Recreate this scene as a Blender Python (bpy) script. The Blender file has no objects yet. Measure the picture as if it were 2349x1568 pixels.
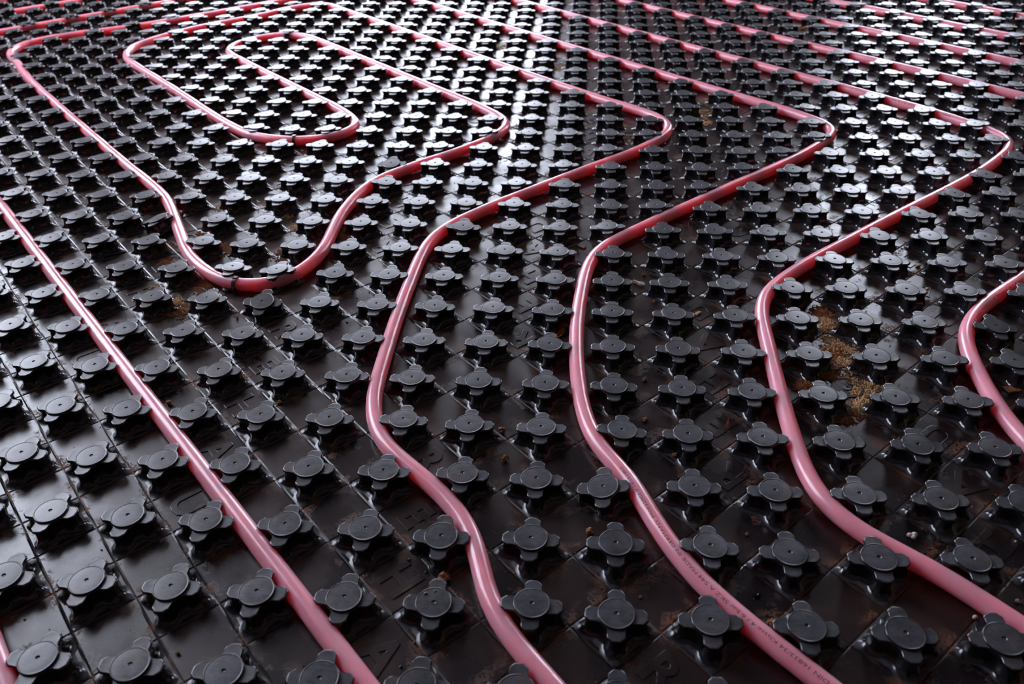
import bpy, bmesh, math, random
from mathutils import Vector, Matrix, noise

C = bpy.context.scene.collection
S = 0.05 * math.sqrt(2)          # stud spacing; the laying grid (diagonal) is 50 mm
H = 0.285 * S                    # stud height
R_PIPE = 0.12 * S
Z_PIPE = 0.131 * S
FLOOR_Z = -0.03
rnd = random.Random(7)

# ------------------------------------------------------------------ camera
CAM = (5.5472, -4.7345, 7.5774, -0.10554, 0.61242, -0.02458, 1912.69)
def make_camera():
    x, y, z, yaw, pitch, roll, f = CAM
    cy, sy, cp, sp = math.cos(yaw), math.sin(yaw), math.cos(pitch), math.sin(pitch)
    fw = Vector((sy * cp, cy * cp, -sp)); r0 = Vector((cy, -sy, 0)); u0 = r0.cross(fw)
    r = math.cos(roll) * r0 + math.sin(roll) * u0
    u = -math.sin(roll) * r0 + math.cos(roll) * u0
    cam = bpy.data.cameras.new('camera')
    cam.sensor_width = 36.0
    cam.lens = 36.0 * f / 2349.0
    cam.clip_start = 0.02
    cam.clip_end = 100
    cam.dof.use_dof = True
    cam.dof.focus_distance = 0.92
    cam.dof.aperture_fstop = 9.0
    o = bpy.data.objects.new('camera', cam)
    C.objects.link(o)
    m = Matrix((r, u, -fw)).transposed().to_4x4()
    m.translation = Vector((x * S, y * S, z * S + H))
    o.matrix_world = m
    bpy.context.scene.camera = o
    return m.translation.copy(), r, u, fw
cam_loc, cam_r, cam_u, cam_f = make_camera()

def project(p):
    d = Vector(p) - cam_loc
    c = d.dot(cam_f)
    if c <= 0.01:
        return None
    return (1174.5 + CAM[6] * d.dot(cam_r) / c, 784 - CAM[6] * d.dot(cam_u) / c, c)

# ------------------------------------------------------------------ daylight and exposure
scn = bpy.context.scene
w = bpy.data.worlds.new('overcast_sky')
scn.world = w
w.use_nodes = True
nt = w.node_tree
bg = nt.nodes['Background']
bg.inputs['Color'].default_value = (0.80, 0.85, 1.0, 1)
bg.inputs['Strength'].default_value = 13.0
scn.view_settings.view_transform = 'Standard'
scn.view_settings.look = 'None'
scn.view_settings.gamma = 1.0
scn.view_settings.exposure = 0.0
scn.view_settings.use_curve_mapping = False
scn.cycles.max_bounces = 8
scn.cycles.caustics_refractive = False
scn.cycles.caustics_reflective = False
scn.cycles.sample_clamp_indirect = 8.0

# ------------------------------------------------------------------ materials
def new_mat(name):
    m = bpy.data.materials.new(name)
    m.use_nodes = True
    n = m.node_tree.nodes
    return m, m.node_tree, n['Principled BSDF']
def nd(t, kind, **kw):
    n = t.nodes.new(kind)
    for k, v in kw.items():
        setattr(n, k, v)
    return n
def math_node(t, op, a, b=None, c=None, clamp=False):
    n = nd(t, 'ShaderNodeMath', operation=op, use_clamp=clamp)
    for i, v in enumerate((a, b, c)):
        if v is None:
            continue
        if isinstance(v, (int, float)):
            n.inputs[i].default_value = v
        else:
            t.links.new(v, n.inputs[i])
    return n.outputs[0]
def noise_node(t, vec, scale, detail=3.0, rough=0.55):
    n = nd(t, 'ShaderNodeTexNoise')
    n.inputs['Scale'].default_value = scale
    n.inputs['Detail'].default_value = detail
    n.inputs['Roughness'].default_value = rough
    t.links.new(vec, n.inputs['Vector'])
    return n.outputs['Fac']
def ramp(t, fac, lo, hi, a=0.0, b=1.0):
    n = nd(t, 'ShaderNodeMapRange')
    n.inputs['From Min'].default_value = lo
    n.inputs['From Max'].default_value = hi
    n.inputs['To Min'].default_value = a
    n.inputs['To Max'].default_value = b
    t.links.new(fac, n.inputs['Value'])
    return n.outputs['Result']
def mixcol(t, fac, a, b):
    n = nd(t, 'ShaderNodeMix', data_type='RGBA')
    t.links.new(fac, n.inputs['Factor'])
    for key, v in (('A', a), ('B', b)):
        s = [i for i in n.inputs if i.name == key and i.type == 'RGBA'][0]
        if isinstance(v, tuple):
            s.default_value = v
        else:
            t.links.new(v, s)
    return [o for o in n.outputs if o.type == 'RGBA'][0]
def plain(name, col, rough=0.5, var=0.0, scale=200.0, spec=0.5):
    m, t, p = new_mat(name)
    p.inputs['Roughness'].default_value = rough
    p.inputs['Specular IOR Level'].default_value = spec
    geo = nd(t, 'ShaderNodeNewGeometry')
    f = noise_node(t, geo.outputs['Position'], scale)
    lo = tuple(c * (1 - var) for c in col[:3]) + (1,)
    hi = tuple(min(1, c * (1 + var)) for c in col[:3]) + (1,)
    t.links.new(mixcol(t, ramp(t, f, 0.3, 0.7), lo, hi), p.inputs['Base Color'])
    return m

def sheet_material():
    m, t, p = new_mat('black_glossy_sheet')
    geo = nd(t, 'ShaderNodeNewGeometry')
    pos = geo.outputs['Position']
    sep = nd(t, 'ShaderNodeSeparateXYZ'); t.links.new(pos, sep.inputs[0])
    x, y = sep.outputs[0], sep.outputs[1]
    s = math_node(t, 'DIVIDE', math_node(t, 'ADD', x, y), S)
    d = math_node(t, 'DIVIDE', math_node(t, 'SUBTRACT', x, y), S)
    def line(v):
        fr = math_node(t, 'FRACT', math_node(t, 'ADD', v, 100.0))
        return math_node(t, 'ABSOLUTE', math_node(t, 'SUBTRACT', fr, 0.5))
    near = math_node(t, 'MAXIMUM', ramp(t, line(s), 0.16, 0.02), ramp(t, line(d), 0.34, 0.08), clamp=True)
    n1 = noise_node(t, pos, 38, 5, 0.65)
    n2 = noise_node(t, pos, 420, 4, 0.7)
    dirt = math_node(t, 'MULTIPLY', near, ramp(t, n1, 0.51, 0.60))
    dirt = math_node(t, 'MULTIPLY', dirt, ramp(t, n2, 0.42, 0.56), clamp=True)
    specks = ramp(t, noise_node(t, pos, 900, 2, 0.5), 0.70, 0.74)
    specks = math_node(t, 'MULTIPLY', specks, ramp(t, noise_node(t, pos, 25, 2), 0.45, 0.6))
    film = math_node(t, 'MULTIPLY', ramp(t, noise_node(t, pos, 14, 4, 0.6), 0.40, 0.66), 0.20)
    film = math_node(t, 'MULTIPLY', film, ramp(t, n2, 0.3, 0.7, 0.5, 1.0))
    dust = math_node(t, 'MAXIMUM', math_node(t, 'MAXIMUM', dirt, math_node(t, 'MULTIPLY', specks, 0.7)), film, clamp=True)
    col = mixcol(t, dust, (0.010, 0.007, 0.009, 1), (0.16, 0.060, 0.025, 1))
    t.links.new(col, p.inputs['Base Color'])
    t.links.new(ramp(t, dust, 0.0, 0.6, 0.24, 0.8), p.inputs['Roughness'])
    b = nd(t, 'ShaderNodeBump')
    b.inputs['Strength'].default_value = 0.25
    b.inputs['Distance'].default_value = 0.004
    t.links.new(noise_node(t, pos, 16, 1, 0.4), b.inputs['Height'])
    t.links.new(b.outputs[0], p.inputs['Normal'])
    return m

def stud_material():
    m, t, p = new_mat('black_stud_plastic')
    geo = nd(t, 'ShaderNodeNewGeometry')
    pos = geo.outputs['Position']
    sep = nd(t, 'ShaderNodeSeparateXYZ'); t.links.new(geo.outputs['Normal'], sep.inputs[0])
    up = ramp(t, sep.outputs[2], 0.75, 0.98)                 # tops are scuffed, walls stay glossy
    n1 = noise_node(t, pos, 75, 6, 0.75)
    mp = nd(t, 'ShaderNodeMapping'); mp.inputs['Scale'].default_value = (120, 700, 120); mp.inputs['Rotation'].default_value = (0, 0, 0.6)
    t.links.new(pos, mp.inputs[0])
    n2 = nd(t, 'ShaderNodeTexNoise'); n2.inputs['Scale'].default_value = 1.0; n2.inputs['Detail'].default_value = 4
    t.links.new(mp.outputs[0], n2.inputs['Vector'])
    scuff = math_node(t, 'MULTIPLY', up, ramp(t, math_node(t, 'ADD', math_node(t, 'MULTIPLY', n1, 0.7), math_node(t, 'MULTIPLY', n2.outputs['Fac'], 0.3)), 0.35, 0.65), clamp=True)
    brown = math_node(t, 'MULTIPLY', up, ramp(t, noise_node(t, pos, 33, 6, 0.8), 0.54, 0.72), clamp=True)
    col = mixcol(t, scuff, (0.010, 0.010, 0.013, 1), (0.062, 0.063, 0.078, 1))
    col = mixcol(t, math_node(t, 'MULTIPLY', brown, 0.6), col, (0.13, 0.08, 0.055, 1))
    t.links.new(col, p.inputs['Base Color'])
    t.links.new(ramp(t, math_node(t, 'ADD', up, math_node(t, 'MULTIPLY', scuff, 0.5)), 0, 1.5, 0.14, 0.40), p.inputs['Roughness'])
    b = nd(t, 'ShaderNodeBump')
    b.inputs['Strength'].default_value = 0.2
    b.inputs['Distance'].default_value = 0.0006
    t.links.new(n1, b.inputs['Height'])
    t.links.new(b.outputs[0], p.inputs['Normal'])
    return m

def pipe_material():
    m, t, p = new_mat('translucent_pink_pipe')
    geo = nd(t, 'ShaderNodeNewGeometry')
    pos = geo.outputs['Position']
    f = noise_node(t, pos, 60, 4, 0.6)
    col = mixcol(t, ramp(t, f, 0.3, 0.75), (0.88, 0.26, 0.325, 1), (0.90, 0.30, 0.37, 1))
    b = nd(t, 'ShaderNodeBump')
    b.inputs['Strength'].default_value = 0.06
    b.inputs['Distance'].default_value = 0.0006
    t.links.new(f, b.inputs['Height'])
    # cloudy plastic: light travels a long way through the tube before it leaves again
    t.links.new(col, p.inputs['Base Color'])
    p.inputs['Subsurface Weight'].default_value = 1.0
    p.inputs['Subsurface Radius'].default_value = (1.0, 0.42, 0.40)
    p.inputs['Subsurface Scale'].default_value = 0.035
    p.inputs['IOR'].default_value = 1.46
    t.links.new(ramp(t, noise_node(t, pos, 160, 4, 0.7), 0.35, 0.7, 0.17, 0.27), p.inputs['Roughness'])
    t.links.new(b.outputs[0], p.inputs['Normal'])
    return m

def grain_material(name, a, b):
    m, t, p = new_mat(name)
    geo = nd(t, 'ShaderNodeNewGeometry')
    f = noise_node(t, geo.outputs['Position'], 900, 3, 0.7)
    f2 = noise_node(t, geo.outputs['Position'], 60, 3, 0.6)
    mx = math_node(t, 'ADD', math_node(t, 'MULTIPLY', f, 0.5), math_node(t, 'MULTIPLY', f2, 0.5))
    t.links.new(mixcol(t, ramp(t, mx, 0.38, 0.62), a, b), p.inputs['Base Color'])
    p.inputs['Roughness'].default_value = 0.9
    p.inputs['Specular IOR Level'].default_value = 0.1
    return m

M_SHEET = sheet_material()
M_STUD = stud_material()
M_PIPE = pipe_material()
M_RED_DUST = grain_material('red_brown_dust', (0.16, 0.06, 0.025, 1), (0.30, 0.12, 0.05, 1))
M_SAWDUST = grain_material('tan_sawdust', (0.30, 0.15, 0.07, 1), (0.55, 0.36, 0.20, 1))
M_CLOD = grain_material('brown_clod', (0.22, 0.09, 0.04, 1), (0.42, 0.22, 0.12, 1))
M_BEAD = plain('white_foam', (0.72, 0.66, 0.64), 0.6, 0.06)
M_PINKBEAD = plain('pink_foam', (0.60, 0.36, 0.31), 0.6, 0.1)
M_LEAF = plain('orange_leaf', (0.42, 0.15, 0.03), 0.5, 0.3, 120)
M_TANLEAF = plain('tan_leaf', (0.46, 0.24, 0.12), 0.6, 0.25, 200)
M_WOOD = plain('grey_wood', (0.33, 0.26, 0.21), 0.8, 0.4, 300)
M_BROWNCHIP = plain('brown_chip', (0.25, 0.10, 0.04), 0.7, 0.3, 200)
M_SEED = plain('tan_seed', (0.45, 0.30, 0.16), 0.45, 0.25, 300)
M_WASHER = plain('brown_black_plastic', (0.035, 0.026, 0.024), 0.42, 0.3, 120)
M_STRAP = plain('black_clip_plastic', (0.02, 0.017, 0.018), 0.35, 0.2, 200)
M_DROP = plain('black_liquid', (0.004, 0.004, 0.006), 0.06, 0.0)
M_INK = plain('grey_print', (0.10, 0.035, 0.05), 0.5, 0.0)
M_WALL = plain('brown_plaster', (0.20, 0.15, 0.135), 0.85, 0.10, 6)
M_CEIL = plain('grey_ceiling', (0.12, 0.095, 0.10), 0.9, 0.08, 5)
M_FLOOR = plain('concrete', (0.22, 0.19, 0.17), 0.8, 0.2, 12)
M_WOODJAMB = plain('dark_timber', (0.20, 0.11, 0.06), 0.6, 0.25, 15)

# ------------------------------------------------------------------ object helpers
def mesh_obj(name, bm, mat, parent=None, smooth=True, angle=None):
    me = bpy.data.meshes.new(name)
    bm.to_mesh(me); bm.free()
    me.materials.append(mat)
    if smooth:
        me.shade_smooth()
        if angle is not None:
            me.set_sharp_from_angle(angle=math.radians(angle))
    o = bpy.data.objects.new(name, me)
    C.objects.link(o)
    if parent is not None:
        o.parent = parent
    return o
def tag(o, label=None, cat=None, group=None, kind=None):
    if label: o['label'] = label
    if cat: o['category'] = cat
    if group: o['group'] = group
    if kind: o['kind'] = kind
    return o
def empty(name, loc=(0, 0, 0)):
    o = bpy.data.objects.new(name, None)
    o.empty_display_size = 0.02
    o.location = loc
    C.objects.link(o)
    return o
def box(bm, x0, x1, y0, y1, z0, z1):
    v = [bm.verts.new((x, y, z)) for z in (z0, z1) for y in (y0, y1) for x in (x0, x1)]
    for f in ((0, 2, 3, 1), (4, 5, 7, 6), (0, 1, 5, 4), (2, 6, 7, 3), (0, 4, 6, 2), (1, 3, 7, 5)):
        bm.faces.new([v[i] for i in f])

# ------------------------------------------------------------------ the room that lights the floor
XL, XR, YB, YF, ZT = -1.95, 3.2, 3.05, -2.4, 2.95
def wall_with_hole(name, mat, axis, pos, th, a0, a1, holes):
    """axis 'y': wall at y=pos spanning x a0..a1; axis 'x': wall at x=pos spanning y a0..a1. holes: (h0,h1,z0,z1)"""
    bm = bmesh.new()
    xs = sorted({a0, a1, *[h[0] for h in holes], *[h[1] for h in holes]})
    zs = sorted({FLOOR_Z, ZT, *[h[2] for h in holes], *[h[3] for h in holes]})
    for i in range(len(xs) - 1):
        for k in range(len(zs) - 1):
            cx, cz = (xs[i] + xs[i + 1]) / 2, (zs[k] + zs[k + 1]) / 2
            if any(h[0] < cx < h[1] and h[2] < cz < h[3] for h in holes):
                continue
            if axis == 'y':
                box(bm, xs[i], xs[i + 1], pos, pos + th, zs[k], zs[k + 1])
            else:
                box(bm, pos, pos + th, xs[i], xs[i + 1], zs[k], zs[k + 1])
    o = mesh_obj(name, bm, mat, smooth=False)
    tag(o, kind='structure')
    return o
wall_with_hole('wall_back', M_WALL, 'y', YB, 0.2, XL - 0.2, XR + 0.2,
               [(-1.45, 0.20, 0.12, 1.22), (1.36, 1.93, FLOOR_Z, 1.75)])
wall_with_hole('wall_left', M_WALL, 'x', XL - 0.2, 0.2, YF, YB, [(0.9, 2.75, 0.62, 2.8)])
wall_with_hole('wall_right', M_WOODJAMB, 'x', XR, 0.2, YF, YB, [])
wall_with_hole('wall_front', M_WALL, 'y', YF - 0.2, 0.2, XL - 0.2, XR + 0.2, [])
bm = bmesh.new(); box(bm, XL - 0.2, XR + 0.2, YF - 0.2, YB + 0.2, ZT, ZT + 0.15)
tag(mesh_obj('ceiling', bm, M_CEIL, smooth=False), kind='structure')
bm = bmesh.new(); box(bm, XL - 0.2, XR + 0.2, YF - 0.2, YB + 0.2, FLOOR_Z - 0.15, FLOOR_Z)
tag(mesh_obj('floor', bm, M_FLOOR, smooth=False), kind='structure')

# ------------------------------------------------------------------ text as mesh
def text_bm(txt, size, offset=0.0, extrude=0.0, bevel=0.0):
    cu = bpy.data.curves.new('lettering', 'FONT')
    cu.body = txt; cu.size = size; cu.offset = offset; cu.extrude = extrude; cu.bevel_depth = bevel
    cu.resolution_u = 3
    o = bpy.data.objects.new('lettering', cu)
    C.objects.link(o)
    dg = bpy.context.evaluated_depsgraph_get(); dg.update()
    me = bpy.data.meshes.new_from_object(o.evaluated_get(dg))
    bpy.data.objects.remove(o); bpy.data.curves.remove(cu)
    bm = bmesh.new(); bm.from_mesh(me); bpy.data.meshes.remove(me)
    return bm

# ------------------------------------------------------------------ pipes: centre lines in stud units
def sd(s, d):
    return ((s + d) / 2, (s - d) / 2)
def smooth_path(pts, step=0.12):
    P = [Vector((p[0], p[1])) for p in pts]
    P = [P[0] * 2 - P[1]] + P + [P[-1] * 2 - P[-2]]
    dense = []
    for i in range(1, len(P) - 2):
        p0, p1, p2, p3 = P[i - 1:i + 3]
        t0 = 0; t1 = t0 + (p1 - p0).length ** 0.5; t2 = t1 + (p2 - p1).length ** 0.5; t3 = t2 + (p3 - p2).length ** 0.5
        n = max(4, int((p2 - p1).length / 0.06))
        for k in range(n):
            t = t1 + (t2 - t1) * k / n
            a1 = p0 * ((t1 - t) / (t1 - t0)) + p1 * ((t - t0) / (t1 - t0))
            a2 = p1 * ((t2 - t) / (t2 - t1)) + p2 * ((t - t1) / (t2 - t1))
            a3 = p2 * ((t3 - t) / (t3 - t2)) + p3 * ((t - t2) / (t3 - t2))
            b1 = a1 * ((t2 - t) / (t2 - t0)) + a2 * ((t - t0) / (t2 - t0))
            b2 = a2 * ((t3 - t) / (t3 - t1)) + a3 * ((t - t1) / (t3 - t1))
            dense.append(b1 * ((t2 - t) / (t2 - t1)) + b2 * ((t - t1) / (t2 - t1)))
    dense.append(P[-2])
    out = [dense[0]]; acc = 0.0
    for a, b in zip(dense, dense[1:]):
        L = (b - a).length
        while acc + L >= step:
            f = (step - acc) / L
            a = a + (b - a) * f; L = (b - a).length; acc = 0.0
            out.append(a.copy())
        acc += L
    for _ in range(14):
        out = [out[0]] + [out[i] * 0.5 + (out[i - 1] + out[i + 1]) * 0.25 for i in range(1, len(out) - 1)] + [out[-1]]
    return out

PIPES = {
 'A0': [sd(-0.5, -12), sd(-0.5, -5), sd(-0.5, 4)],
 'A': [sd(3.5, -26), sd(3.5, -20), sd(3.5, -12), sd(3.5, -4), sd(3.5, 2), sd(3.5, 9), sd(3.5, 14)],
 'spiral': [sd(26.4, -35.6), sd(23.5, -35.6), sd(21, -35.6), (-9.1, 26.6), (-11.1, 24.9), (-13.0, 23.75), (-13.85, 22.7), (-13.75, 21.7),
            (-12.9, 20.75), sd(7.6, -31), sd(7.5, -26), sd(7.5, -18.5), (-3.6, 11.1), (-2.8, 9.85), (-1.88, 8.47), (-0.72, 7.66), (0.06, 7.86),
            (0.45, 8.77), (0.42, 10.61), (0.72, 12.1), sd(14.6, -11.6), sd(16.5, -11.6), (3.19, 15.05), (3.40, 15.87), (2.77, 16.81), sd(19.6, -17.4),
            sd(19.6, -22.8), sd(19.6, -26.4), (-4.54, 23.95), (-5.56, 23.85), (-6.33, 23.0), (-6.42, 22.1), sd(15.5, -26.2), sd(15.5, -20.7),
            (-0.98, 16.45), (-0.47, 15.57), (-0.84, 14.83), (-1.76, 14.51), (-2.84, 14.73), (-3.79, 15.45), sd(11.7, -25), sd(11.7, -29.5),
            (-9.5, 21.3), (-9.85, 22.3), (-9.5, 23.4), (-8.6, 24.8), sd(19.8, -33.4), (-5.9, 27.8), (-4.9, 28.25), (-3.7, 27.15), sd(23.5, -29.0), sd(23.5, -22.2), sd(23.5, -16.5),
            sd(23.6, -11.6), (7.14, 16.6), (7.50, 15.8), (7.06, 14.75), sd(17.6, -7.6), (2.98, 10.45), (2.50, 9.60), (2.38, 7.76), (2.42, 5.54), (2.52, 4.37),
            (2.84, 3.66), (3.46, 3.09), (4.00, 2.56), (4.31, 2.06), (4.46, 1.57), (4.59, 1.14), (4.84, 0.76), (5.16, 0.39), sd(5.5, 6.2), sd(5.5, 9), sd(5.5, 14)],
 'C': [sd(27.5, -34.4), sd(27.5, -30), sd(27.5, -21), sd(27.6, -9.6), (10.94, 16.68), (11.48, 15.73), (10.7, 14.44), sd(20.4, -3.7), (6.62, 10.30), (5.72, 9.23),
       (5.44, 7.37), (5.44, 5.73), (5.60, 4.38), (5.76, 3.86), (5.97, 3.54), (6.20, 3.22), (6.39, 2.73), (6.61, 2.22), (6.91, 1.68), (7.24, 1.28), (7.61, 0.89), (7.99, 0.52), sd(8.5, 8.6), sd(8.5, 10.2), sd(8.5, 14)],
 'D': [sd(31.4, -34), sd(31.4, -28), sd(31.4, -16), sd(31.4, -5.2), (14.8, 16.4), (15.42, 15.2), (14.5, 13.75), sd(21.5, 0.6), (9.12, 8.55), (8.56, 7.7),
       (8.45, 6.04), (8.44, 4.49), (8.48, 3.55), (8.58, 3.03), (8.90, 2.53), (9.60, 2.00), sd(11.6, 8.6), sd(11.5, 11), sd(11.5, 14)],
 'E': [sd(35.4, -34), sd(35.4, -28), sd(35.4, -13), sd(35.4, -1), (18.9, 16.3), (19.4, 15.2), (18.4, 13.9), sd(22, 4.5), (12.1, 7.63), (11.6, 6.84),
       (11.45, 5.68), (11.5, 4.5), (11.9, 3.4), sd(15.5, 10.4), sd(15.5, 14)],
 'F': [sd(39.4, -32), sd(39.4, -18), sd(39.4, -6), sd(39.4, 6)],
 'G': [sd(43.1, -26), sd(43.1, -15), sd(43.1, -5), sd(43.1, 6)],
 'H': [sd(47.0, -18), sd(47.0, -8), sd(47.0, 4)],
 'T1': [sd(6, -39.8), sd(12, -39.9), sd(30, -39.9)],
 'T2': [sd(6, -44.0), sd(14, -44.0), sd(30, -44.0)],
 'T3': [sd(10, -47.6), sd(16, -47.6), sd(24, -47.6)],
}
for k in ('C', 'D', 'E'):
    PIPES[k].reverse()
PATHS = {k: smooth_path(v) for k, v in PIPES.items()}
PIPE_INFO = {
 'A0': 'pink pipe just showing at the bottom left corner of the floor',
 'A': 'straight pink pipe crossing the left foreground, first run in front of the loops',
 'spiral': 'pink pipe looping twice on the left, held by two black clips',
 'C': 'pink pipe bending through the middle foreground with dark printing along its near end',
 'D': 'pink pipe curving around the tan sawdust heap on its left, no printing in front',
 'E': 'pink pipe bend coming in at the right edge, with small printing on it',
 'F': 'straight pink pipe behind the run that bends at the right edge',
 'G': 'straight pink pipe at the upper right, last but one from the back corner',
 'H': 'rearmost pink pipe, a short piece at the upper right corner',
 'T1': 'straight pink pipe at the upper left, next behind the corner of the looping pipe',
 'T2': 'straight pink pipe second behind the corner of the looping pipe, upper left',
 'T3': 'pink pipe barely visible at the extreme upper left corner',
}
def frame_at(path, i):
    a = path[max(0, i - 1)]; b = path[min(len(path) - 1, i + 1)]
    t = (b - a).normalized()
    return t, Vector((-t.y, t.x))
def build_pipe(key):
    path = PATHS[key]
    bm = bmesh.new()
    N = 28
    rings = []
    for i, p in enumerate(path):
        t, l = frame_at(path, i)
        c = Vector((p.x * S, p.y * S, Z_PIPE))
        rings.append([bm.verts.new(c + Vector((l.x * math.sin(a), l.y * math.sin(a), math.cos(a))) * R_PIPE)
                      for a in [2 * math.pi * k / N for k in range(N)]])
    for r0, r1 in zip(rings, rings[1:]):
        for k in range(N):
            bm.faces.new((r0[k], r0[(k + 1) % N], r1[(k + 1) % N], r1[k]))
    bm.faces.new(rings[0]); bm.faces.new(list(reversed(rings[-1])))
    bmesh.ops.recalc_face_normals(bm, faces=bm.faces)
    o = mesh_obj('heating_pipe', bm, M_PIPE, smooth=True, angle=50)
    tag(o, PIPE_INFO[key], 'pipe', 'pink heating pipes')
    return o
PIPE_OBJ = {k: build_pipe(k) for k in PATHS}

def print_on_pipe(key, txt, start, end, theta0, height):
    path = PATHS[key]
    ia = min(range(len(path)), key=lambda i: (path[i] - Vector(start)).length)
    ib = min(range(len(path)), key=lambda i: (path[i] - Vector(end)).length)
    if ib < ia: ia, ib = ib, ia
    cum = [0.0]
    for a, b in zip(path, path[1:]):
        cum.append(cum[-1] + (b - a).length * S)
    L0, L1 = cum[ia], cum[ib]
    bm = text_bm(txt, 0.01)
    bmesh.ops.triangulate(bm, faces=bm.faces)
    xs = [v.co.x for v in bm.verts]; ys = [v.co.y for v in bm.verts]
    x0, x1 = min(xs), max(xs)
    cap = 0.0069
    for v in bm.verts:
        s = L0 + (v.co.x - x0) / (x1 - x0) * (L1 - L0)
        th = theta0 + (v.co.y / cap - 0.5) * height / R_PIPE
        k = max(0, min(len(path) - 2, next((i for i in range(ia, len(path) - 1) if cum[i + 1] >= s), ib)))
        f = (s - cum[k]) / (cum[k + 1] - cum[k])
        p = path[k].lerp(path[k + 1], f)
        t0, l0 = frame_at(path, k); t1, l1 = frame_at(path, k + 1)
        l = l0.lerp(l1, f)
        n = Vector((l.x * math.sin(th), l.y * math.sin(th), math.cos(th)))
        v.co = Vector((p.x * S, p.y * S, Z_PIPE)) + n * (R_PIPE + 0.00012)
    o = mesh_obj('printed_text', bm, M_INK, PIPE_OBJ[key], smooth=False)
    o['label'] = 'dark printed lettering along the pink pipe'
print_on_pipe('C', '8726 DIN 16833/34 Klasse 4 / 6 bar SKZ A 544 MADE IN GERMANY 990822001 7 1B5518k3',
              (8.30, 0.22), (6.10, 3.30), math.radians(18), 0.0030)
print_on_pipe('E', '8726 DIN 16833/34 Klasse 4 / 6 bar SKZ A 544 MADE IN GERMANY', (11.62, 6.90), (14.6, 10.15), math.radians(-32), 0.0028)
print_on_pipe('D', 'DIN 16833/34 Klasse 4 / 6 bar SKZ A 544 MADE IN GERMANY', (14.7, 16.7), (12.1, 19.3), math.radians(48), 0.0028)

# ------------------------------------------------------------------ the studded panels
def stud_bm(detail=True):
    # (z, R tip, tip half width, shoulder R, half width, inner r, inner half width, waist r at 45 deg) in stud units
    lev = [
     (0.000, 0.455, 0.028, 0.405, 0.078, 0.305, 0.165, 0.300),
     (0.008, 0.420, 0.040, 0.370, 0.088, 0.272, 0.140, 0.258),
     (0.024, 0.384, 0.046, 0.336, 0.090, 0.248, 0.118, 0.228),
     (0.055, 0.352, 0.044, 0.304, 0.084, 0.228, 0.100, 0.208),
     (0.105, 0.330, 0.040, 0.284, 0.078, 0.218, 0.092, 0.199),
     (0.165, 0.320, 0.040, 0.276, 0.078, 0.214, 0.090, 0.196),
     (0.212, 0.324, 0.044, 0.278, 0.086, 0.214, 0.093, 0.200),
     (0.224, 0.344, 0.047, 0.292, 0.099, 0.216, 0.101, 0.208),
     (0.243, 0.347, 0.048, 0.294, 0.101, 0.217, 0.103, 0.210),
     (0.253, 0.342, 0.046, 0.290, 0.098, 0.215, 0.100, 0.208),
     (0.258, 0.331, 0.042, 0.282, 0.091, 0.212, 0.095, 0.2065),
     (0.257, 0.318, 0.040, 0.274, 0.084, 0.210, 0.090, 0.2065),
    ]
    if not detail:
        lev = lev[::2]
    bm = bmesh.new()
    def octant(R, a, R2, b, R3, b3, wr):
        c = wr * math.cos(math.radians(45)); ang = math.atan2(b3, R3)
        r3 = math.hypot(R3, b3)
        pts = [(R, 0), (R, a), ((R + R2) / 2, (a + b) / 2), (R2, b), ((R2 + R3) / 2, (b + b3) / 2), (R3, b3)]
        for f, g in ((0.22, 0.80), (0.6, 1.0)):
            an = ang + (math.pi / 4 - ang) * f
            rr = r3 + (wr - r3) * g
            pts.append((rr * math.cos(an), rr * math.sin(an)))
        pts.append((c, c))
        return pts
    rings = []
    for z, *q in lev:
        o = octant(*q)
        half = o + [(y, x) for x, y in reversed(o[:-1])]      # 0..90 degrees
        half = half[:-1]
        ring = []
        for k in range(4):
            ca, sa = ((1, 0), (0, 1), (-1, 0), (0, -1))[k]
            for x, y in half:
                ring.append((x * ca - y * sa, x * sa + y * ca, z))
        rings.append(ring)
    n = len(rings[0])
    # circular steps of the cap: same count, same order of angles as the outline
    for r, z in ((0.206, 0.259), (0.2055, 0.276), (0.202, 0.283), (0.196, 0.2858), (0.189, 0.2855), (0.186, 0.2832), (0.182, 0.2835), (0.09, 0.2844), (0.026, 0.284), (0.021, 0.279), (0.010, 0.272)):
        ring = []
        for (x, y, _) in rings[len(lev) - 1]:
            a = math.atan2(y, x)
            ring.append((r * math.cos(a), r * math.sin(a), z))
        rings.append(ring)
    vr = [[bm.verts.new((x * S, y * S, z * S)) for x, y, z in ring] for ring in rings]
    for r0, r1 in zip(vr, vr[1:]):
        for k in range(n):
            bm.faces.new((r0[k], r0[(k + 1) % n], r1[(k + 1) % n], r1[k]))
    bm.faces.new(vr[-1])
    return bm
bm = stud_bm(True)
STUD_ME = bpy.data.meshes.new('stud'); bm.to_mesh(STUD_ME); bm.free()
STUD_ME.materials.append(M_STUD); STUD_ME.shade_smooth(); STUD_ME.set_sharp_from_angle(angle=math.radians(42))
FAR_VERTS = [v.co.copy() for v in STUD_ME.vertices]
FAR_FACES = [tuple(p.vertices) for p in STUD_ME.polygons]
FAR_SHARP = [tuple(e.vertices) for e in STUD_ME.edges]

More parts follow.
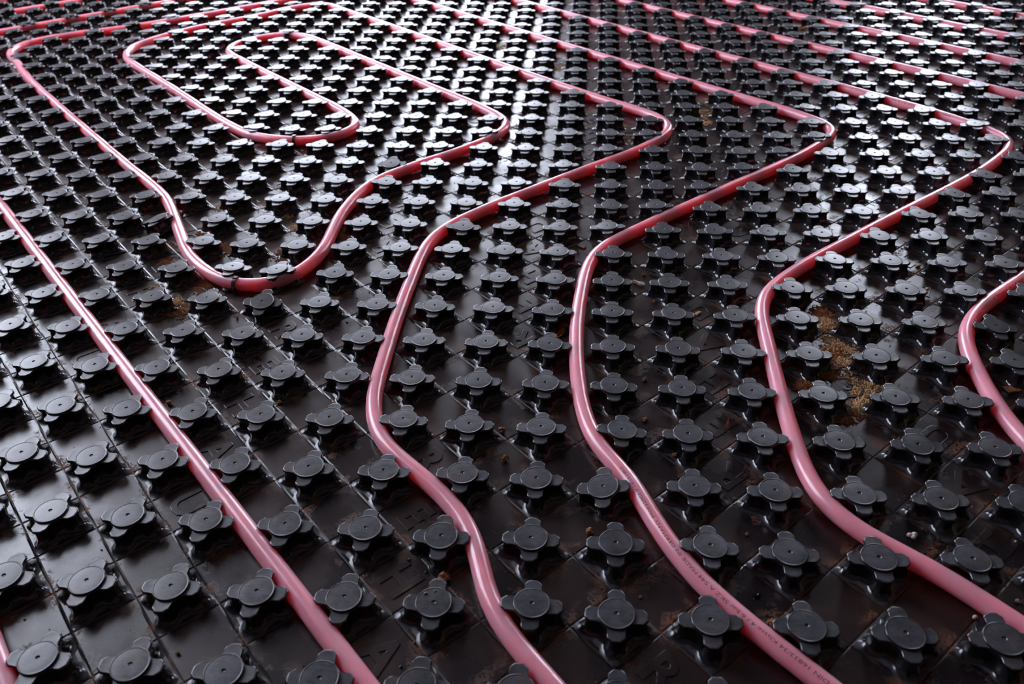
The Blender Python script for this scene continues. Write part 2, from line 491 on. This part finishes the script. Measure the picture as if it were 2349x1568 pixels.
ALLPTS = [p for path in PATHS.values() for p in path]
GRID = {}
for p in ALLPTS:
    GRID.setdefault((round(p.x), round(p.y)), []).append(p)
SPECIAL = {(6, 3): (-0.10, -0.03, 0.88, (0.06, -0.20)), (1, 13): (0.0, 0.0, 0.96, (0.13, -0.06)), (0, 7): (0.0, 0.0, 1.0, (0.16, 0.02)),
           (-3, 10): (-0.20, -0.04, 0.95, (-0.05, -0.25)), (-4, 9): (0, 0, 1, (0.0, -0.05))}
def stud_matrix(i, j):
    r = random.Random(i * 1009 + j * 9176)
    p = Vector((i, j))
    off = Vector((0, 0)); tilt = [r.gauss(0, 0.011), r.gauss(0, 0.011)]; zs = 1.0
    best = None
    for a in (-1, 0, 1):
        for b in (-1, 0, 1):
            for q in GRID.get((i + a, j + b), ()):
                d = (q - p).length
                if best is None or d < best[0]:
                    best = (d, q)
    if best and best[0] < 0.352:
        away = (p - best[1]).normalized()
        k = min(0.09, 0.352 - best[0])
        off = away * k
        tilt[0] -= away.y * k * 0.8; tilt[1] += away.x * k * 0.8
    if (i, j) in SPECIAL:
        ox, oy, zs, tl = SPECIAL[(i, j)]
        off = Vector((ox, oy)); tilt = list(tl)
    m = Matrix.Translation(((i + off.x) * S, (j + off.y) * S, 0)) @ Matrix.Rotation(tilt[0], 4, 'X') @ Matrix.Rotation(tilt[1], 4, 'Y') \
        @ Matrix.Rotation(r.gauss(0, 0.012), 4, 'Z') @ Matrix.Diagonal((1, 1, zs, 1))
    return m

def letter_list():
    out = {}
    word = 'REHAU'
    for k in range(-2, 6):
        for row in (-1, 0, 1, 2):
            ox = row * 8; oy = row * 8
            for n, ch in enumerate(word):
                out[(4.5 + 3 * k + ox, 6.5 - 3 * k + oy + n)] = (ch, -1)
                out[(0.5 + 3 * k + ox, 6.5 - 3 * k + oy - n)] = (ch, 1)
    return out
LETTERS = letter_list()
LETTER_BM = {}
def letter_verts(ch):
    if ch not in LETTER_BM:
        b = text_bm(ch, 0.042, offset=0.0009, extrude=0.0002, bevel=0.0006)
        xs = [v.co.x for v in b.verts]; ys = [v.co.y for v in b.verts]
        cx, cy = (min(xs) + max(xs)) / 2, (min(ys) + max(ys)) / 2
        b.verts.index_update()
        LETTER_BM[ch] = ([(v.co.x - cx, v.co.y - cy, v.co.z) for v in b.verts], [[v.index for v in f.verts] for f in b.faces])
        b.free()
    return LETTER_BM[ch]

def panel_sheet(s0, s1, d0, d1, root):
    bm = bmesh.new()
    e = 0.003; s0 += e; d0 += e; s1 -= e; d1 -= e
    q = 0.028; zg = -0.009 * S
    def P(s, d, z):
        i, j = sd(s, d)
        return bm.verts.new((i * S, j * S, z))
    ns, ndd = int(round(s1 - s0)), int(round(d1 - d0))
    grid = {}
    def G(a, b):
        if (a, b) not in grid:
            grid[a, b] = P(s0 + (a if a < ns else a - 2 * e), d0 + (b if b < ndd else b - 2 * e), zg)
        return grid[a, b]
    for a in range(ns):
        for b in range(ndd):
            sa, db = s0 + a, d0 + b
            ci, cj = sd(sa + 0.5, db + 0.5)
            if not (XL + 0.06 < ci * S < XR - 0.06 and cj * S < YB - 0.06):
                continue                                  # panels are cut along the walls
            c = [G(a, b), G(a + 1, b), G(a + 1, b + 1), G(a, b + 1)]
            inn = [P(sa + q, db + q, 0), P(sa + 1 - q, db + q, 0), P(sa + 1 - q, db + 1 - q, 0), P(sa + q, db + 1 - q, 0)]
            bm.faces.new(inn)
            for k in range(4):
                bm.faces.new((c[k], c[(k + 1) % 4], inn[(k + 1) % 4], inn[k]))
            # raised letters in the empty squares
            i, j = sd(sa + 0.5, db + 0.5)
            key = (round(i, 1), round(j, 1))
            if key in LETTERS:
                ch, sg = LETTERS[key]
                pr = project((i * S, j * S, 0))
                if pr and -200 < pr[0] < 2550 and 250 < pr[1] < 1700:
                    vs, fs = letter_verts(ch)
                    up = Vector((1, 1)).normalized() * sg
                    rt = Vector((up.y, -up.x))
                    nv = [bm.verts.new((i * S + rt.x * x * 1.0 + up.x * y, j * S + rt.y * x * 1.0 + up.y * y, z + 0.0001)) for x, y, z in vs]
                    for f in fs:
                        try: bm.faces.new([nv[t] for t in f])
                        except ValueError: pass
    # skirt and underside: the insulation board below the moulded sheet
    gv = set(grid.values())
    edge = [g for g in bm.edges if len(g.link_faces) == 1 and g.verts[0] in gv and g.verts[1] in gv]
    ex = bmesh.ops.extrude_edge_only(bm, edges=edge)
    for v in ex['geom']:
        if isinstance(v, bmesh.types.BMVert): v.co.z = FLOOR_Z
    bmesh.ops.recalc_face_normals(bm, faces=bm.faces)
    o = mesh_obj('base_sheet', bm, M_SHEET, root, smooth=False)
    o['label'] = 'glossy black sheet with grooves and raised letters'
    return o

PANELS = [
 ((-15.5, 0.5), (-13.5, 14.5), 'black studded floor panel in the bottom left corner, under the cut-off pipe end'),
 ((0.5, 16.5), (-13.5, 14.5), 'large black studded floor panel nearest the viewer, under the bending foreground pipes'),
 ((16.5, 32.5), (-13.5, 14.5), 'black studded floor panel at the right, carrying the right-hand pipe corners'),
 ((32.5, 48.5), (-13.5, 14.5), 'black studded floor panel at the upper right, under the rearmost straight pipes'),
 ((0.5, 16.5), (-41.5, -13.5), 'black studded floor panel at the far left, under the left corners of the pipe loops'),
 ((16.5, 32.5), (-41.5, -13.5), 'black studded floor panel at the top left of centre, under the far pipe loops'),
 ((32.5, 48.5), (-41.5, -13.5), 'black studded floor panel at the top, right of centre, farthest from the viewer'),
 ((48.5, 56.5), (-13.5, 14.5), 'black studded floor panel just showing in the top right corner'),
 ((0.5, 16.5), (-57.5, -41.5), 'black studded floor panel just showing in the top left corner'),
 ((16.5, 32.5), (-57.5, -41.5), None),
]
for (s0, s1), (d0, d1), label in PANELS:
    if label is None:
        continue
    root = empty('stud_panel')
    tag(root, label, 'floor heating panel', 'black studded floor panels')
    panel_sheet(s0, s1, d0, d1, root)
    inside = []
    for i in range(-40, 45):
        for j in range(-12, 45):
            if s0 < i + j < s1 and d0 < i - j < d1:
                pr = project((i * S, j * S, H))
                if pr is None or not (-800 < pr[0] < 3400 and -70 < pr[1] < 2500):
                    continue
                seen = -45 < pr[0] < 2394 and -14 < pr[1] < 1568 + 75
                inside.append((0 if seen else 1, pr[2], i, j))
    inside.sort()
    near = [t for t in inside if t[0] == 0][:100]
    rest = inside[len(near):]
    for _, _, i, j in near:
        o = bpy.data.objects.new('stud', STUD_ME)
        o.matrix_world = stud_matrix(i, j)
        C.objects.link(o)
        o.parent = root
    if rest:
        vs, fs = [], []
        for _, _, i, j in rest:
            m = stud_matrix(i, j); n0 = len(vs)
            vs += [m @ v for v in FAR_VERTS]
            fs += [tuple(n0 + k for k in f) for f in FAR_FACES]
        me = bpy.data.meshes.new('studs')
        me.from_pydata(vs, [], fs); me.update()
        me.materials.append(M_STUD); me.shade_smooth(); me.set_sharp_from_angle(angle=math.radians(42))
        o = bpy.data.objects.new('studs', me); C.objects.link(o); o.parent = root
        o['kind'] = 'stuff'

# ------------------------------------------------------------------ fixing discs pressed into the panels
def fixing_disc(i, j, label):
    root = empty('fixing_disc', (i * S, j * S, 0))
    tag(root, label, 'fixing disc', 'round mesh fixing discs in the panels')
    R = 0.232 * S
    bm = bmesh.new()
    N = 48
    prof = [(R, 0.0), (R, 0.0013), (R - 0.0006, 0.0018), (R - 0.0013, 0.0016), (R - 0.0014, 0.0)]
    rings = [[bm.verts.new((r * math.cos(a), r * math.sin(a), z)) for a in [2 * math.pi * k / N for k in range(N)]] for r, z in prof]
    for r0, r1 in zip(rings, rings[1:]):
        for k in range(N):
            bm.faces.new((r0[k], r0[(k + 1) % N], r1[(k + 1) % N], r1[k]))
    mesh_obj('rim', bm, M_WASHER, root, angle=40)
    bm = bmesh.new()
    n = 9; pitch = 2 * (R - 0.001) / (2 * n)
    for k in range(-n + 1, n):
        c = k * pitch
        L = math.sqrt(max(0, (R - 0.0012) ** 2 - c * c))
        box(bm, -L, L, c - 0.00028, c + 0.00028, 0.0, 0.0011)
        box(bm, c - 0.00028, c + 0.00028, -L, L, 0.0, 0.00105)
    bmesh.ops.rotate(bm, cent=(0, 0, 0), matrix=Matrix.Rotation(0.35, 3, 'Z'), verts=bm.verts)
    mesh_obj('mesh_grid', bm, M_WASHER, root, smooth=False)
    bm = bmesh.new()
    rh = R * 0.30
    prof = [(rh, 0.0), (rh, 0.0016), (rh - 0.0006, 0.0021), (rh * 0.32, 0.0019), (rh * 0.26, 0.0012), (rh * 0.24, 0.0002)]
    rings = [[bm.verts.new((r * math.cos(a), r * math.sin(a), z)) for a in [2 * math.pi * k / 32 for k in range(32)]] for r, z in prof]
    for r0, r1 in zip(rings, rings[1:]):
        for k in range(32):
            bm.faces.new((r0[k], r0[(k + 1) % 32], r1[(k + 1) % 32], r1[k]))
    bm.faces.new(rings[-1])
    mesh_obj('hub', bm, M_WASHER, root, angle=40)
for i, j, lab in (
    (9.5, 5.5, 'round mesh disc in the tan sawdust at the right'),
    (-1.5, 7.5, 'round mesh disc just outside the clipped pipe bend, among red-brown dust'),
    (-1.5, 11.5, 'round mesh disc behind the clipped front bend of the looping pipe'),
    (0.5, 9.5, 'round mesh disc half under the pipe where it rises from the clipped bend'),
    (-2.5, 9.5, 'round mesh disc touching the inside of the pipe bend at the left'),
    (6.5, 15.5, 'round mesh disc inside the second pipe corner from the left'),
    (8.5, 17.5, 'round mesh disc inside the third pipe corner from the left'),
    (4.5, 21.5, 'round mesh disc between two straight pipes at the top, centre'),
    (2.5, 23.5, 'rearmost round mesh disc, at the top between two straight pipes')):
    fixing_disc(i, j, lab)

# ------------------------------------------------------------------ pipe clips
def pipe_clip(near, label):
    path = PATHS['spiral']
    i = min(range(len(path)), key=lambda k: (path[k] - Vector(near)).length)
    p = path[i]; t, l = frame_at(path, i)
    root = empty('pipe_clip', (p.x * S, p.y * S, 0))
    root.rotation_euler.z = math.atan2(t.y, t.x)
    tag(root, label, 'pipe clip', 'black pipe clips')
    bm = bmesh.new()
    hw = 0.0022
    prev = None
    angs = [math.radians(a) for a in range(-120, 121, 8)]
    rows = []
    for a in angs:
        row = []
        for r, x in ((R_PIPE + 0.0001, -hw), (R_PIPE + 0.0013, -hw), (R_PIPE + 0.0013, hw), (R_PIPE + 0.0001, hw)):
            row.append(bm.verts.new((x, math.sin(a) * r, Z_PIPE + math.cos(a) * r)))
        rows.append(row)
    for r0, r1 in zip(rows, rows[1:]):
        for k in range(4):
            bm.faces.new((r0[k], r0[(k + 1) % 4], r1[(k + 1) % 4], r1[k]))
    bm.faces.new(rows[0]); bm.faces.new(list(reversed(rows[-1])))
    bmesh.ops.recalc_face_normals(bm, faces=bm.faces)
    mesh_obj('strap', bm, M_STRAP, root, angle=40)
    for sgn in (-1, 1):
        bm = bmesh.new()
        y = sgn * (R_PIPE + 0.0006)
        prof = [(0.0029, 0.0023, 0.0095), (0.0034, 0.0026, 0.0072), (0.0030, 0.0022, 0.0055), (0.0014, 0.0012, 0.0004)]
        rr = [[bm.verts.new((a * hx, y + b * hy * 0.8, z)) for a, b in ((-1, -1), (1, -1), (1, 1), (-1, 1))] for hx, hy, z in prof]
        for r0, r1 in zip(rr, rr[1:]):
            for k in range(4):
                bm.faces.new((r0[k], r0[(k + 1) % 4], r1[(k + 1) % 4], r1[k]))
        bm.faces.new(rr[0]); bm.faces.new(list(reversed(rr[-1])))
        bmesh.ops.recalc_face_normals(bm, faces=bm.faces)
        mesh_obj('barb', bm, M_STRAP, root, smooth=False)
    bm = bmesh.new()
    box(bm, -0.0034, 0.0034, -0.0030, 0.0030, Z_PIPE + R_PIPE + 0.0008, Z_PIPE + R_PIPE + 0.0022)
    bmesh.ops.bevel(bm, geom=bm.edges[:], offset=0.0005, segments=2, affect='EDGES')
    mesh_obj('strap_end', bm, M_STRAP, root, angle=40)
pipe_clip((-0.72, 7.66), 'black clip on the front bend of the looping pipe, beside a round disc')
pipe_clip((-1.76, 14.51), 'black clip on the front end of the small inner pipe loop')

# ------------------------------------------------------------------ dust, sawdust and crumbs
def free_of_studs(x, y, m=0.30):
    fx, fy = abs(x - round(x)), abs(y - round(y))
    return math.hypot(fx, fy) > m and not (min(fx, fy) < 0.12 and max(fx, fy) < 0.42)
def heap(name, label, spots, mat, seed, res=0.0008, hmax=0.004, thr=0.16, cat='dust'):
    xs = [s[0] for s in spots]; ys = [s[1] for s in spots]; rm = max(s[2] for s in spots)
    x0, x1, y0, y1 = (min(xs) - rm) * S, (max(xs) + rm) * S, (min(ys) - rm) * S, (max(ys) + rm) * S
    nx, ny = int((x1 - x0) / res), int((y1 - y0) / res)
    hh = {}
    for a in range(nx + 1):
        for b in range(ny + 1):
            x, y = x0 + a * res, y0 + b * res
            f = 0.0
            for sx, sy, sr in spots:
                d = math.hypot(x / S - sx, y / S - sy) / sr
                if d < 1: f = max(f, 1 - d * d)
            if f <= 0: continue
            n = noise.fractal(Vector((x * 70 + seed, y * 70, seed)), 0.9, 2.1, 4) * 0.40 + noise.noise(Vector((x * 260, y * 260, seed))) * 0.26 \
                + noise.noise(Vector((x * 800, y * 800, seed))) * 0.34
            h = f * 0.55 + n - thr - 0.04
            if h > 0: hh[a, b] = min(1.0, h * 1.6) * hmax
    bm = bmesh.new(); vv = {}
    for (a, b), h in hh.items():
        vv[a, b] = bm.verts.new((x0 + a * res, y0 + b * res, 0.00005 + h * (0.6 + 0.4 * noise.random())))
    for (a, b) in list(vv):
        q = [(a, b), (a + 1, b), (a + 1, b + 1), (a, b + 1)]
        if all(k in vv for k in q):
            bm.faces.new([vv[k] for k in q])
    for v in [v for v in bm.verts if not v.link_faces]:
        bm.verts.remove(v)
    edge = [e for e in bm.edges if len(e.link_faces) == 1]
    ex = bmesh.ops.extrude_edge_only(bm, edges=edge)
    kr = random.Random(int(seed * 100))
    for sx, sy, sr in spots:
        for _ in range(int(900 * sr)):
            x = sx + kr.gauss(0, sr * 0.62); y = sy + kr.gauss(0, sr * 0.62)
            if not free_of_studs(x, y, 0.26): continue
            r = 0.00022 + 0.0006 * kr.random() ** 3
            vs = [bm.verts.new(Vector((x * S, y * S, r * 0.5)) + Vector(v) * r * kr.uniform(0.6, 1.4)) for v in ((1, 0, 0), (0, 1, 0), (-1, 0, 0), (0, -1, 0), (0, 0, 1))]
            for f in ((0, 1, 4), (1, 2, 4), (2, 3, 4), (3, 0, 4)):
                bm.faces.new([vs[t] for t in f])
    for v in [g for g in ex['geom'] if isinstance(g, bmesh.types.BMVert)]:
        v.co.z = -0.0002
    o = mesh_obj(name, bm, mat, smooth=False)
    return tag(o, label, cat, kind='stuff')
heap('sawdust', 'tan sawdust spilled around the mesh disc at the right', [(9.75, 5.55, 0.42), (9.7, 5.1, 0.36), (10.0, 5.25, 0.30), (9.75, 6.1, 0.40), (9.62, 6.6, 0.36), (9.58, 7.2, 0.34)], M_SAWDUST, 3.1, thr=0.20, hmax=0.003, cat='sawdust')
heap('brown_dust', 'rust-brown dust heap left of the mesh disc at the right', [(9.22, 5.85, 0.36), (9.45, 6.3, 0.34), (8.95, 5.5, 0.3), (9.3, 4.9, 0.3), (9.55, 7.6, 0.3)], M_RED_DUST, 8.3, thr=0.20, hmax=0.003)
heap('brown_dust', 'rust-brown dust between the left pipe run and the clipped bend', [(-1.45, 7.72, 0.40), (-1.9, 7.95, 0.34), (-1.6, 6.95, 0.34), (-2.5, 8.6, 0.32), (-2.05, 8.7, 0.3)], M_RED_DUST, 1.7, thr=0.22, hmax=0.0025)
heap('sawdust', 'tan sawdust in front of the clipped bend at the left', [(-1.75, 7.3, 0.34), (-1.45, 7.0, 0.3), (-2.3, 7.65, 0.25)], M_SAWDUST, 5.9, thr=0.27, hmax=0.002, cat='sawdust')
heap('brown_dust', 'rust-brown dust inside the clipped bend, along its left side', [(-2.45, 9.35, 0.42), (-2.2, 9.9, 0.34), (-1.6, 9.2, 0.4)], M_RED_DUST, 2.2, thr=0.26, hmax=0.002)
heap('brown_dust', 'rust-brown dust on both sides of the rising pipe behind the clipped bend', [(0.25, 9.6, 0.44), (0.8, 9.2, 0.40), (0.7, 9.9, 0.34), (-0.3, 9.0, 0.34)], M_RED_DUST, 4.4, thr=0.22, hmax=0.0025)
heap('sawdust', 'tan sawdust around the mesh disc behind the clipped bend', [(-1.3, 11.4, 0.42), (-1.0, 10.7, 0.4), (-2.2, 11.0, 0.4), (-0.4, 10.3, 0.34)], M_SAWDUST, 6.6, thr=0.28, hmax=0.002, cat='sawdust')
heap('sawdust', 'tan dust inside the second pipe corner from the left', [(6.5, 15.5, 0.45), (6.1, 16.0, 0.45), (6.9, 15.9, 0.4)], M_SAWDUST, 7.6, res=0.0016, thr=0.24, hmax=0.0022, cat='sawdust')
heap('sawdust', 'tan dust inside the third pipe corner from the left', [(8.5, 17.4, 0.45), (8.4, 16.7, 0.5), (8.7, 18.1, 0.4)], M_SAWDUST, 9.6, res=0.0016, thr=0.22, hmax=0.0022, cat='sawdust')
heap('sawdust', 'tan dust around the mesh discs at the top centre', [(4.5, 21.4, 0.45), (4.3, 21.0, 0.45), (2.5, 23.3, 0.45)], M_SAWDUST, 11.2, res=0.0018, thr=0.22, hmax=0.0022, cat='sawdust')

def blob(bm, c, r, seed, rough=0.35, sub=2, squash=0.8):
    n0 = len(bm.verts)
    g = bmesh.ops.create_icosphere(bm, subdivisions=sub, radius=1.0)
    for v in g['verts']:
        k = 1 + rough * noise.noise(v.co * 1.7 + Vector((seed, seed * 2, 0)))
        p = v.co * k
        v.co = Vector((p.x * r, p.y * r * 0.85, p.z * r * squash)) + Vector(c)
def free_of_pipes(x, y, m=0.16):
    for a in (-1, 0, 1):
        for b in (-1, 0, 1):
            for q in GRID.get((round(x) + a, round(y) + b), ()):
                if (q.x - x) ** 2 + (q.y - y) ** 2 < m * m: return False
    return True
def single(name, label, cat, i, j, build, mat, group=None, smooth=True, z=0.0):
    bm = bmesh.new()
    build(bm)
    zmin = min(v.co.z for v in bm.verts)
    for v in bm.verts: v.co.z -= zmin
    o = mesh_obj(name, bm, mat, smooth=smooth)
    o.location = (i * S, j * S, z)
    return tag(o, label, cat, group)

CLODS = [
 (4.02, 1.53, 4.2, 'tan lump of dirt behind the stud with black drops'), (4.53, 3.58, 3.2, 'brown dirt clump right of the S-bent pipe in the foreground'),
 (6.83, 3.83, 2.6, 'tan dirt lump in front of the leaf strip, beside a stud'), (4.43, 4.17, 3.4, 'loose brown dirt between two studs in the middle foreground'),
 (5.70, 2.36, 3.2, 'crumbly brown dirt left of the crushed stud'), (7.71, 1.19, 3.2, 'tan crumb beside the printed pipe, near its lower end'),
 (-0.62, 4.45, 3.0, 'brown clod right beside the straight left pipe'), (1.05, 4.58, 2.4, 'small brown clod between studs, right of the straight left pipe'),
 (1.30, 0.33, 1.6, 'small round tan crumb near the bottom left'), (6.60, 8.66, 2.6, 'brown lump behind the grey wood chip'),
 (6.49, 5.50, 2.4, 'flat brown crumb right of the straight middle pipe stretch'), (6.46, 4.55, 2.4, 'brown crumb two studs right of the bending printed pipe'),
 (6.29, 1.45, 1.4, 'tiny tan crumb between studs left of the printed pipe'), (6.74, 7.75, 2.0, 'reddish crumb in front of the grey wood chip'),
 (7.62, 2.48, 1.6, 'tiny tan crumb right of the printed pipe'),
]
for i, j, r, lab in CLODS:
    def b(bm, i=i, j=j, r=r):
        k = random.Random(int(i * 100 + j * 7))
        blob(bm, (0, 0, 0), r * 0.001, i + j, 0.8, 3, 0.75)
    single('dirt_clod', lab, 'dirt clod', i, j, b, M_CLOD, 'larger dirt clods', smooth=False)

BEADS = [
 (13.66, 11.26, 2.6, 'w', 'white foam bead near the right edge, in the gap between two studs'),
 (10.47, 1.70, 2.0, 'p', 'pinkish foam bead at the right edge near the bottom'), (9.93, 1.44, 2.2, 'p', 'pinkish foam bead against the lowest right pipe'),
 (10.80, 2.60, 1.2, 'w', 'tiny white bead at the right edge, below the raised letters'), (-0.44, 6.80, 1.8, 'p', 'pinkish bead below the clipped pipe bend'),
 (6.60, 4.97, 1.6, 'w', 'white bead left of a stud, right of the middle pipe'), (8.80, 4.85, 1.5, 'p', 'pale bead left of the stud by the sawdust disc'),
 (0.72, 7.80, 1.4, 'p', 'pinkish bead right of the clipped pipe bend'), (12.17, 8.6, 1.2, 'w', 'tiny pale bead left of the pipe bend at the right edge'),
]
for i, j, r, kind, lab in BEADS:
    single('foam_bead', lab, 'foam bead', i, j, lambda bm, r=r, i=i: blob(bm, (0, 0, 0), r * 0.001, i, 0.2, 2, 0.95), M_BEAD if kind == 'w' else M_PINKBEAD, 'loose foam beads')
def triple(bm):
    blob(bm, (-0.0024, 0, 0.0), 0.0024, 1, 0.15, 2, 0.9); blob(bm, (0.0018, 0.0008, 0), 0.0026, 2, 0.15, 2, 0.9); blob(bm, (0.0002, -0.0022, 0), 0.0022, 3, 0.15, 2, 0.9)
single('foam_bead', 'cluster of white foam beads stuck together, beside the right-hand pipe', 'foam bead', 9.60, 2.60, triple, M_BEAD, 'loose foam beads')

DROPS = [(3.55, 1.78, 2.0, 'black drop behind the spotted stud, upper of the row'), (3.79, 1.62, 1.5, 'small black drop nearest behind the spotted stud'),
         (3.83, 0.66, 1.2, 'small black drop just in front of the spotted stud'), (3.56, 0.52, 1.4, 'black drop left in front of the spotted stud'),
         (3.74, 0.36, 1.6, 'black drop at the bottom behind the lowest spotted stud'), (1.5, 6.80, 1.6, 'black drop on the sheet left of the steep pipe'),
         (1.48, 7.58, 1.2, 'small black drop behind another, left of the steep pipe')]
for i, j, r, lab in DROPS:
    single('black_drop', lab, 'drop', i, j, lambda bm, r=r: blob(bm, (0, 0, 0), r * 0.001, 0.3, 0.05, 2, 0.45), M_DROP, 'black drops')
for di, dj, r, lab in ((-0.10, 0.10, 1.7, 'larger black drop on top of the spotted stud'), (0.0, 0.14, 1.2, 'smaller black drop on top of the spotted stud')):
    single('black_drop', lab, 'drop', 4 + di, 1 + dj, lambda bm, r=r: blob(bm, (0, 0, 0), r * 0.001, 0.3, 0.05, 2, 0.3), M_DROP, 'black drops', z=H - 0.0001)

def leaf(length, width, curl, twist=0.0, cup=0.25):
    def b(bm):
        n, m = 14, 6
        rows = []
        for a in range(n + 1):
            t = a / n
            wv = width * (math.sin(math.pi * min(1, 0.06 + 0.94 * t)) ** 0.7) * (1 + 0.08 * math.sin(9 * t))
            an = curl * t; z = length * (1 - math.cos(an)) / max(curl, 1e-3) if curl else 0
            x = length * math.sin(an) / max(curl, 1e-3) if curl else length * t
            row = []
            for c in range(m + 1):
                u = c / m * 2 - 1
                tw = twist * t
                row.append(bm.verts.new((x, u * wv / 2 * math.cos(tw), z + abs(u) ** 1.5 * cup * wv + u * wv / 2 * math.sin(tw))))
            rows.append(row)
        for r0, r1 in zip(rows, rows[1:]):
            for c in range(m):
                bm.faces.new((r0[c], r0[c + 1], r1[c + 1], r1[c]))
        bmesh.ops.solidify(bm, geom=bm.faces[:], thickness=0.0003)
    return b
def place_leaf(name, lab, i, j, rz, b, mat, rx=0.0):
    o = single(name, lab, 'leaf', i, j, b, mat, 'dry leaves')
    o.rotation_euler = (rx, 0, rz)
    return o
place_leaf('dry_leaf', 'curled orange leaf behind a stud, left of the straight middle pipe', 5.08, 6.56, 0.7, leaf(0.016, 0.008, 1.1, 0.2, 0.35), M_LEAF)
place_leaf('dry_leaf', 'orange leaf behind a stud, in the middle of the floor', 4.72, 9.45, 0.9, leaf(0.013, 0.007, 0.9, 0.3, 0.3), M_LEAF)
place_leaf('dry_leaf', 'narrow twisted tan leaf standing on raised letters', 7.60, 4.38, 1.4, leaf(0.017, 0.0055, 0.9, 1.4, 0.1), M_TANLEAF)
place_leaf('dry_leaf', 'yellow-brown leaf beside a stud at the top right', 12.45, 25.5, 0.2, leaf(0.024, 0.012, 0.7, 0.2, 0.25), M_LEAF)
place_leaf('dry_leaf', 'small orange leaf at the foot of a stud behind the second pipe bend', 3.50, 10.9, 0.3, leaf(0.011, 0.006, 0.8, 0.4, 0.2), M_LEAF)
def chip(lx, ly, lz, seed):
    def b(bm):
        box(bm, -lx / 2, lx / 2, -ly / 2, ly / 2, -lz / 2, lz / 2)
        bmesh.ops.subdivide_edges(bm, edges=bm.edges[:], cuts=4, use_grid_fill=True)
        for v in bm.verts:
            n = noise.noise_vector(v.co * 350 + Vector((seed, 0, 0)))
            v.co += Vector((n.x * lx * 0.12, n.y * ly * 0.22, n.z * lz * 0.35))
    return b
for nm, lab, cat, i, j, rz, b, mat in (
    ('bark_chip', 'flat brown bark chip left of the second pipe bend', 'chip', 5.42, 9.68, -0.5, chip(0.012, 0.005, 0.0015, 1), M_BROWNCHIP),
    ('wood_chip', 'ragged grey wood chip right of the second pipe bend', 'chip', 6.49, 8.34, -0.6, chip(0.017, 0.0045, 0.003, 5), M_WOOD),
    ('bark_chip', 'brown bark flake near the right edge, by the pipe bend', 'chip', 11.90, 5.62, 0.3, chip(0.013, 0.010, 0.002, 9), M_BROWNCHIP),
    ('seed', 'oval tan seed left of a stud near the right edge', 'seed', 11.64, 9.28, -0.3, lambda bm: blob(bm, (0, 0, 0), 0.0035, 4, 0.15, 2, 0.6), M_SEED),
    ('seed', 'small tan seed right of a stud, left of the right-hand pipe bend', 'seed', 11.55, 8.46, 0.2, lambda bm: blob(bm, (0, 0, 0), 0.0024, 5, 0.15, 2, 0.6), M_SEED),
    ('bark_chip', 'tan-brown chip on raised letters right of the middle pipe', 'chip', 7.46, 7.42, 0.8, chip(0.009, 0.004, 0.002, 12), M_TANLEAF),
    ('plastic_shard', 'small black shard on the sheet at the lower right', 'shard', 7.60, 1.58, 0.4, chip(0.005, 0.003, 0.003, 15), M_DROP),
    ):
    o = single(nm, lab, cat, i, j, b, mat, smooth=False)
    o.rotation_euler.z = rz
# dried root: a wiry stem with a crumb of soil at its foot
root = empty('dried_root', (7.62 * S, 10.10 * S, 0))
tag(root, 'wiry brown root with a soil crumb left of a stud, upper right of centre', 'root')
bm = bmesh.new()
pts = [Vector((0.004, -0.003, 0.002)), Vector((0.001, 0, 0.005)), Vector((-0.004, 0.002, 0.009)), Vector((-0.008, 0.004, 0.016)), Vector((-0.009, 0.005, 0.024))]
prev = None
for q, p in enumerate(pts):
    ring = [bm.verts.new(p + Vector((math.cos(a), math.sin(a), 0)) * (0.0008 - 0.0001 * q)) for a in [k * math.pi / 3 for k in range(6)]]
    if prev:
        for k in range(6): bm.faces.new((prev[k], prev[(k + 1) % 6], ring[(k + 1) % 6], ring[k]))
    prev = ring
bm.faces.new(prev)
mesh_obj('stem', bm, M_BROWNCHIP, root)
bm = bmesh.new(); blob(bm, (0.006, -0.004, 0.002), 0.0045, 2.2, 0.9, 3, 0.5)
mesh_obj('soil_crumb', bm, M_CLOD, root, smooth=False)

# fine crumbs all over: nobody could count them
bm = bmesh.new()
k = random.Random(21)
cnt = 0
while cnt < 2600:
    i, j = k.uniform(-9, 15), k.uniform(-1.5, 19)
    pr = project((i * S, j * S, 0))
    if not pr or not (-60 < pr[0] < 2410 and 60 < pr[1] < 1640): continue
    if k.random() > 0.35:                                   # most lie along the grooves
        s, d = i + j, i - j
        if k.random() < 0.5: s = math.floor(s) + 0.5 + k.gauss(0, 0.05)
        else: d = math.floor(d) + 0.5 + k.gauss(0, 0.06)
        i, j = sd(s, d)
    if not free_of_studs(i, j) or not free_of_pipes(i, j): continue
    if noise.noise(Vector((i * 0.5, j * 0.5, 3))) < k.uniform(-0.5, 0.35): continue
    r = 0.00025 + 0.0008 * k.random() ** 4
    c = Vector((i * S, j * S, r * 0.4))
    q = [Vector((k.gauss(0, 1), k.gauss(0, 1), k.gauss(0, 0.7))).normalized() * r * k.uniform(0.7, 1.3) for _ in range(1)]
    vs = [bm.verts.new(c + Vector(v) * r * k.uniform(0.6, 1.4)) for v in ((1, 0, 0), (0, 1, 0), (-1, 0, 0), (0, -1, 0), (0, 0, 1), (0, 0, -1))]
    for f in ((0, 1, 4), (1, 2, 4), (2, 3, 4), (3, 0, 4), (1, 0, 5), (2, 1, 5), (3, 2, 5), (0, 3, 5)):
        bm.faces.new([vs[t] for t in f])
    cnt += 1
o = mesh_obj('dirt_crumbs', bm, M_CLOD, smooth=False)
tag(o, 'fine brown dirt crumbs strewn along the grooves between the studs', 'dirt', kind='stuff')
